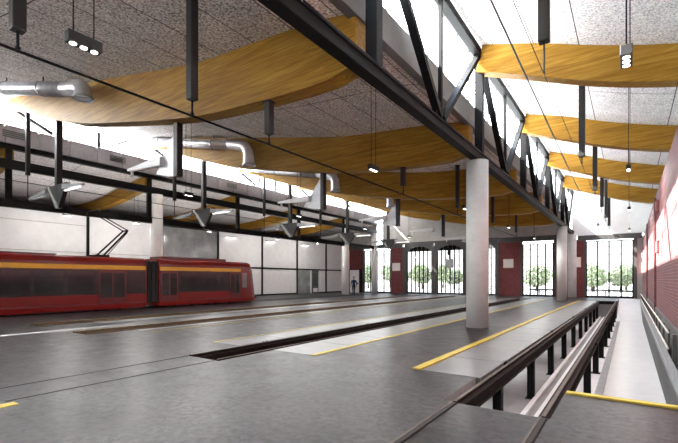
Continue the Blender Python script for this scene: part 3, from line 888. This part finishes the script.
# ------------------------------------------------------------------ tram
def tram():
    X0, X1 = -24.05, -22.0
    xc = (X0 + X1) / 2
    hw = (X1 - X0) / 2
    t = thing('tram', 'red articulated tram with an orange-yellow stripe and dark windows on the left track', 'tram', (xc, 6, 0))
    def section(h, zt, zs=1.0):
        P = [(-h * 0.97, 0.1), (-h, 0.3), (-h, 2.2), (-h * 0.97, 2.5), (-h * 0.88, 2.72), (-h * 0.7, zt), (h * 0.7, zt), (h * 0.88, 2.72), (h * 0.97, 2.5), (h, 2.2), (h, 0.3), (h * 0.97, 0.1)]
        return P
    def loft(rings, name, mat, smooth=False):
        m = MB()
        R = [[m.bm.verts.new((xc + x, y + dy(z), z)) for x, z in section(h, zt)] for (y, h, zt, dy) in rings]
        n = len(R[0])
        for A, B in zip(R, R[1:]):
            for k in range(n):
                m.bm.faces.new((A[k], A[(k + 1) % n], B[(k + 1) % n], B[k]))
        m.bm.faces.new(R[0][::-1]); m.bm.faces.new(R[-1])
        return m.build(name, mat, t)
    fl = lambda z: 0.0
    lean = lambda z: -0.42 * max(0, (z - 0.9)) / 1.9
    b1 = loft([(-4.0, hw, 2.8, fl), (12.75, hw, 2.8, fl)], 'rear_body', M['tram'])
    b2 = loft([(13.5, hw, 2.82, fl), (20.1, hw, 2.82, lambda z: lean(z) * 0.2), (20.7, hw * 0.95, 2.81, lambda z: lean(z) * 0.6), (21.05, hw * 0.82, 2.78, lean), (21.22, hw * 0.6, 2.72, lean)], 'front_body', M['tram'])
    m = MB()
    for i in range(6):
        y = 12.75 + i * 0.125
        g = 0.0 if i % 2 else 0.05
        m.box(X0 + 0.1 + g, X1 - 0.1 - g, y, y + 0.125, 0.35, 2.66 - g)
    m.build('bellows', M['rubber'], t)
    for side, xs in ((1, X1), (-1, X0)):
        xo = lambda d: (min(xs, xs + side * d), max(xs, xs + side * d))
        for y0, y1, z in ((-3.9, 12.7, 0), (13.55, 19.55, 0)):
            m = MB(); m.box(*xo(0.012), y0, y1, 0.86, 2.12); m.build('window_band', M['tram_black'], t)
            m = MB(); m.box(*xo(0.016), y0, y1, 2.14, 2.36); m.build('stripe', M['tram_yellow'], t)
            m = MB(); m.box(*xo(0.010), y0, y1, 0.36, 0.42); m.build('skirt_line', M['tram_dark'], t)
        panes = [(-3.6, -1.9), (-1.7, 0.0), (0.3, 2.0), (2.2, 3.9), (4.1, 5.6), (5.75, 7.25), (7.4, 8.6), (8.75, 9.95), (14.9, 16.2), (16.35, 17.6), (17.75, 18.5)]
        for y0, y1 in panes:
            m = MB(); m.box(*xo(0.022), y0, y1, 0.98, 2.04, 0.004); p = m.build('window_pane', M['tram_glass'], t)
            m = MB(); m.box(*xo(0.027), y0, y1, 1.72, 1.75); m.build('vent_bar', M['tram_black'], p)
        for y0, y1 in ((10.2, 11.6), (13.6, 14.7), (18.6, 19.5)):
            m = MB(); m.box(*xo(0.024), y0, y1, 0.4, 2.1, 0.004); d = m.build('door', M['tram_dark'], t)
            for a, b in ((y0 + 0.08, (y0 + y1) / 2 - 0.04), ((y0 + y1) / 2 + 0.04, y1 - 0.08)):
                m = MB(); m.box(*xo(0.03), a, b, 0.7, 1.98, 0.003); m.build('door_pane', M['tram_glass'], d)
    # front
    m = MB(); m.poly([(xc - hw * 0.52, 21.13, 1.15), (xc + hw * 0.52, 21.13, 1.15), (xc + hw * 0.52, 20.86, 2.4), (xc - hw * 0.52, 20.86, 2.4)]); 
    r = bmesh.ops.extrude_face_region(m.bm, geom=m.bm.faces[:]); [setattr(v, 'co', v.co + Vector((0, 0.06, 0.01))) for v in r['geom'] if isinstance(v, bmesh.types.BMVert)]
    m.build('windscreen', M['tram_glass'], t)
    m = MB(); m.box(X1 - 0.01, X1 + 0.012, 19.7, 20.1, 1.05, 2.05, 0.004); m.build('cab_pane', M['panel_glass'], t)
    for s in (-1, 1):
        m = MB(); m.sphere((xc + s * 0.45, 21.2, 0.7), 0.1, 2, (1, 0.4, 1)); m.build('headlight', M['sign'], t)
    m = MB(); m.box(xc - 0.7, xc + 0.7, 21.1, 21.35, 0.3, 0.45, 0.03); m.build('bumper', M['rubber'], t)
    # roof gear
    m = MB(); m.box(xc - 0.65, xc + 0.65, 13.9, 18.6, 2.8, 2.98, 0.03); m.build('roof_unit', M['tram_dark'], t)
    m = MB(); m.box(xc - 0.6, xc + 0.6, 1.0, 8.5, 2.78, 2.87, 0.03); m.build('roof_unit', M['tram_dark'], t)
    # bogies
    for y in (-1.5, 5.0, 10.9, 15.4, 18.4):
        m = MB(); m.box(X0 + 0.25, X1 - 0.25, y - 0.95, y + 0.95, 0.22, 0.4, 0.02); b = m.build('bogie', M['steel'], t)
        for yy in (y - 0.6, y + 0.6):
            for x in (-23.55, -22.55):
                m = MB(); m.tube([(x - 0.06, yy, 0.29), (x + 0.06, yy, 0.29)], 0.27, 20); m.build('wheel', M['rust'], b)
    # pantograph
    zt = 2.8
    yb, yk, yh = 10.75, 12.1, 10.4
    m = MB(); m.box(xc - 0.5, xc + 0.5, yb - 0.4, yb + 0.25, zt, zt + 0.12); p = m.build('pantograph', M['steel'], t)
    m = MB()
    for s in (-1, 1):
        m.bar((xc + s * 0.4, yb, zt + 0.1), (xc + s * 0.25, yk, 4.33), 0.075)
    m.build('lower_arm', M['steel'], p)
    m = MB()
    for s in (-1, 1):
        m.bar((xc + s * 0.25, yk, 4.33), (xc + s * 0.15, yh, 5.18), 0.045)
    m.bar((xc - 0.27, yk, 4.33), (xc + 0.27, yk, 4.33), 0.06)
    m.bar((xc + 0.0, yb + 0.35, zt + 0.1), (xc, yk + 0.12, 4.25), 0.03)
    m.build('upper_arm', M['steel'], p)
    m = MB()
    m.tube([(xc - 0.75, yh, 5.1), (xc - 0.55, yh, 5.23), (xc + 0.55, yh, 5.23), (xc + 0.75, yh, 5.1)], 0.03, 8)
    m.build('collector_head', M['steel_grey'], p)
tram()

# ------------------------------------------------------------------ person
def person(px, py, face):
    R = Matrix.Rotation(face, 3, 'Z')
    t = thing('person', 'person in dark blue work clothes walking beside the white column at the far left', 'person', (px, py, 0))
    def skin(name, joints, edges, mat, root, sub=2):
        me = bpy.data.meshes.new(name)
        ks = list(joints)
        me.from_pydata([R @ Vector(joints[k][0]) for k in ks], [(ks.index(a), ks.index(b)) for a, b in edges], [])
        o = bpy.data.objects.new(name, me); COL.objects.link(o)
        sk = o.modifiers.new('skin', 'SKIN'); sk.use_smooth_shade = True
        for i, k in enumerate(ks):
            r = joints[k][1]
            me.skin_vertices[0].data[i].radius = r if isinstance(r, tuple) else (r, r)
            me.skin_vertices[0].data[i].use_root = (k == root)
        o.modifiers.new('sub', 'SUBSURF').levels = sub
        dg = bpy.context.evaluated_depsgraph_get()
        ev = bpy.data.meshes.new_from_object(o.evaluated_get(dg))
        bpy.data.objects.remove(o)
        ev.name = name
        ev.materials.clear()
        for mm in mat if isinstance(mat, list) else [mat]:
            ev.materials.append(mm)
        for p in ev.polygons:
            p.use_smooth = True
        o = bpy.data.objects.new(name, ev); COL.objects.link(o); o.parent = t
        return o
    # -Y is forward in local space
    J = dict(pelvis=((0, 0, 0.93), (0.15, 0.11)), waist=((0, 0.0, 1.08), (0.145, 0.10)), chest=((0, -0.01, 1.30), (0.17, 0.12)), neckb=((0, 0, 1.46), (0.085, 0.075)),
             neck=((0, -0.01, 1.53), 0.055), head0=((0, -0.02, 1.60), (0.068, 0.085)), head1=((0, -0.02, 1.69), (0.076, 0.095)), head2=((0, -0.01, 1.755), (0.05, 0.06)),
             nose=((0, -0.118, 1.645), 0.014))
    E = [('pelvis', 'waist'), ('waist', 'chest'), ('chest', 'neckb'), ('neckb', 'neck'), ('neck', 'head0'), ('head0', 'head1'), ('head1', 'head2'), ('head0', 'nose')]
    for n, s in (('l', 1), ('r', -1)):
        sw = -0.2 * s
        J['sh' + n] = ((0.185 * s, 0, 1.42), 0.07); J['el' + n] = ((0.25 * s, 0.03 - sw * 0.35, 1.13), 0.048); J['wr' + n] = ((0.25 * s, -0.05 - sw, 0.90), 0.033); J['pa' + n] = ((0.25 * s, -0.07 - sw * 1.15, 0.82), (0.042, 0.022))
        J['hp' + n] = ((0.095 * s, 0, 0.88), 0.095); J['kn' + n] = ((0.10 * s, -0.04 + sw * 0.7, 0.50), 0.065); J['an' + n] = ((0.10 * s, 0.04 + sw * 1.3, 0.10), 0.042); J['to' + n] = ((0.11 * s, -0.13 + sw * 1.3, 0.045), (0.045, 0.035))
        E += [('chest', 'sh' + n), ('sh' + n, 'el' + n), ('el' + n, 'wr' + n), ('wr' + n, 'pa' + n), ('pelvis', 'hp' + n), ('hp' + n, 'kn' + n), ('kn' + n, 'an' + n), ('an' + n, 'to' + n)]
        p0 = Vector(J['pa' + n][0])
        for i, (dy, ln) in enumerate(((-0.03, 0.075), (-0.01, 0.085), (0.01, 0.08), (0.03, 0.06))):
            a, b = 'f%d%s' % (i, n), 'g%d%s' % (i, n)
            J[a] = ((p0.x, p0.y + dy, p0.z - 0.045), 0.0095); J[b] = ((p0.x - 0.02 * s, p0.y + dy - 0.01, p0.z - 0.045 - ln), 0.0075)
            E += [('pa' + n, a), (a, b)]
        J['th' + n] = ((p0.x - 0.03 * s, p0.y - 0.05, p0.z - 0.02), 0.011); E.append(('pa' + n, 'th' + n))
    body = skin('body', J, E, [M['skin'], M['cloth'], M['cloth_dark'], M['shoe']], 'pelvis')
    for p in body.data.polygons:
        c = p.center
        if c.z > 1.50 or (c.z < 0.88 and abs((R.inverted() @ c).x) > 0.2):
            p.material_index = 0
        elif c.z > 0.96 or abs((R.inverted() @ c).x) > 0.2:
            p.material_index = 1
        elif c.z > 0.10:
            p.material_index = 2
        else:
            p.material_index = 3
    t.scale = (1.07, 1.07, 1.07)
    zmin = min(v.co.z for v in body.data.vertices)
    for v in body.data.vertices:
        v.co.z -= zmin
    m = MB(); m.sphere((0, 0.015, 1.715 - zmin), 0.1, 3, (0.86, 1.05, 0.85))
    bmesh.ops.delete(m.bm, geom=[v for v in m.bm.verts if v.co.y < -0.05 and v.co.z < 1.735 - zmin], context='VERTS')
    for v in m.bm.verts:
        v.co = R @ v.co
    h = m.build('hair', M['hair'], None, fixn=False); h.parent = t
    for s in (-1, 1):
        m = MB(); m.sphere(R @ Vector((0.03 * s, -0.105, 1.675 - zmin)), 0.012, 1); e = m.build('eye', M['shoe'], None); e.parent = t
        m = MB(); m.sphere(R @ Vector((0.075 * s, 0.0, 1.665 - zmin)), 0.022, 1, (0.5, 1, 1.4)); e = m.build('ear', M['skin'], None); e.parent = t
    m = MB(); m.sphere(R @ Vector((0, -0.103, 1.605 - zmin)), 0.02, 1, (1.2, 1.2, 0.3)); e = m.build('mouth', M['tram_dark'], None); e.parent = t
person(-23.05, 35.5, math.radians(25))

# ------------------------------------------------------------------ outdoors
m = MB(); m.poly([(-37.3, YN, -1.5), (2.6, YN, -1.5), (2.6, YF + 0.4, -1.5), (-37.3, YF + 0.4, -1.5)])  # unseen sheet beneath the hall floor, added to block light from below
m.poly([(-120, YF + 0.4, -0.05), (60, YF + 0.4, -0.05), (60, 160, -0.05), (-120, 160, -0.05)])
m.poly([(-120, -60, -0.08), (-30.3, -60, -0.08), (-30.3, 160, -0.08), (-120, 160, -0.08)])
m.poly([(1.2, -60, -0.08), (60, -60, -0.08), (60, YF + 0.4, -0.08), (1.2, YF + 0.4, -0.08)])
struct(m.build('ground', M['paving']))
def tree(x, y, h, r, seed, label):
    rd = random.Random(seed)
    t = thing('tree', label, 'tree', (x, y, -0.05), 'trees outside the far windows')
    m = MB(); m.tube([(x, y, -0.05), (x + 0.1, y, h * 0.4), (x, y + 0.1, h * 0.7)], [0.16, 0.11, 0.05], 8)
    for k in range(5):
        a = k * 1.3
        m.tube([(x, y, h * (0.35 + 0.06 * k)), (x + math.cos(a) * r * 0.6, y + math.sin(a) * r * 0.6, h * (0.6 + 0.06 * k))], [0.05, 0.02], 5)
    m.build('trunk', M['bark'], t)
    m = MB()
    for k in range(1100):
        u = Vector((rd.gauss(0, 1), rd.gauss(0, 1), rd.gauss(0, 1))).normalized() * (rd.random() ** 0.4)
        c = Vector((x + u.x * r, y + u.y * r, h * 0.62 + u.z * h * 0.4))
        a = Vector((rd.gauss(0, 1), rd.gauss(0, 1), rd.gauss(0, 1))).normalized()
        b = a.orthogonal().normalized()
        c2 = a.cross(b)
        s = 0.16 + rd.random() * 0.16
        m.poly([c - b * s, c + c2 * s * 0.5, c + b * s, c - c2 * s * 0.5])
    m.build('foliage', M['leaf'], t, fixn=False)
spots = [(-64, 78, 6), (-56, 77, 6.4), (-48, 78, 6.2), (-41, 77, 6), (-35, 78, 5.8), (-29.5, 77, 5.6), (-24, 78, 5.4), (-18, 77, 5.3), (-13, 78, 5), (-9, 77, 4.9), (-5, 78, 5), (-0.5, 77, 4.8), (4, 78, 5)]
front = [(-58, 70, 5.2), (-51, 66, 6.0), (-45, 69, 5.0), (-39, 65, 5.6), (-34, 68, 4.6), (-29, 66, 5.2), (-24.5, 69, 4.4), (-20, 66, 4.8), (-15.5, 68, 4.0), (-11, 65, 3.6), (-7.5, 67, 4.2), (-4, 65, 3.7), (-1, 67, 4.3), (2, 65, 3.8), (5, 67, 4.2)]
FT = ORD + ['eleventh', 'twelfth', 'thirteenth', 'fourteenth', 'fifteenth']
for k, (x, y, h) in enumerate(spots):
    tree(x, y, h * 0.8, 1.9, 50 + k, '%s leafy tree from the left in the back row outside the far windows' % FT[k].replace('nearest', 'first'))
for k, (x, y, h) in enumerate(front):
    tree(x, y, h * 0.72, 1.7, k, '%s leafy tree from the left in the front row outside the far windows' % (ORD + ['eleventh','twelfth','thirteenth','fourteenth','fifteenth'])[k].replace('nearest','first'))
t = thing('guard_rail', 'dark low guard rail outside the far right window', 'railing', (0, 49, -0.05))
m = MB(); m.tube([(-9, 49.5, 0.5), (-3, 48.6, 0.55), (0.5, 49.2, 0.45), (6, 49.0, 0.5)], 0.07, 8); m.build('rail', M['steel'], t)
for x in (-8, -5, -2, 1, 4):
    m = MB(); m.box(x - 0.04, x + 0.04, 49.0, 49.08, -0.05, 0.5); m.build('post', M['steel'], t)

# ------------------------------------------------------------------ light
w = bpy.data.worlds.new('world')
SC.world = w
w.use_nodes = True
nt = w.node_tree
bg = nt.nodes['Background']
tc = nt.nodes.new('ShaderNodeTexCoord')
sx = nt.nodes.new('ShaderNodeSeparateXYZ')
nt.links.new(tc.outputs['Generated'], sx.inputs[0])
c = ramp(nt, sx.outputs[2], [(0.0, (1.0, 0.99, 0.97)), (0.25, (0.93, 0.97, 1.0)), (1.0, (0.60, 0.78, 1.0))])
nt.links.new(c, bg.inputs[0])
bg.inputs[1].default_value = 8.0
sl = bpy.data.lights.new('sun', 'SUN')
sl.energy = 52.0
sl.angle = 0.01
sl.color = (1.0, 0.965, 0.92)
so = bpy.data.objects.new('sun', sl)
COL.objects.link(so)
d = Vector((1.0, 0.22, -1.04)).normalized()
so.rotation_euler = d.to_track_quat('-Z', 'Y').to_euler()
so.location = (-60, -10, 60)

vs = SC.view_settings
SC.display_settings.display_device = 'sRGB'
vs.view_transform = 'Standard'
vs.look = 'None'
vs.exposure = 1.05
vs.gamma = 1.0
vs.use_curve_mapping = False
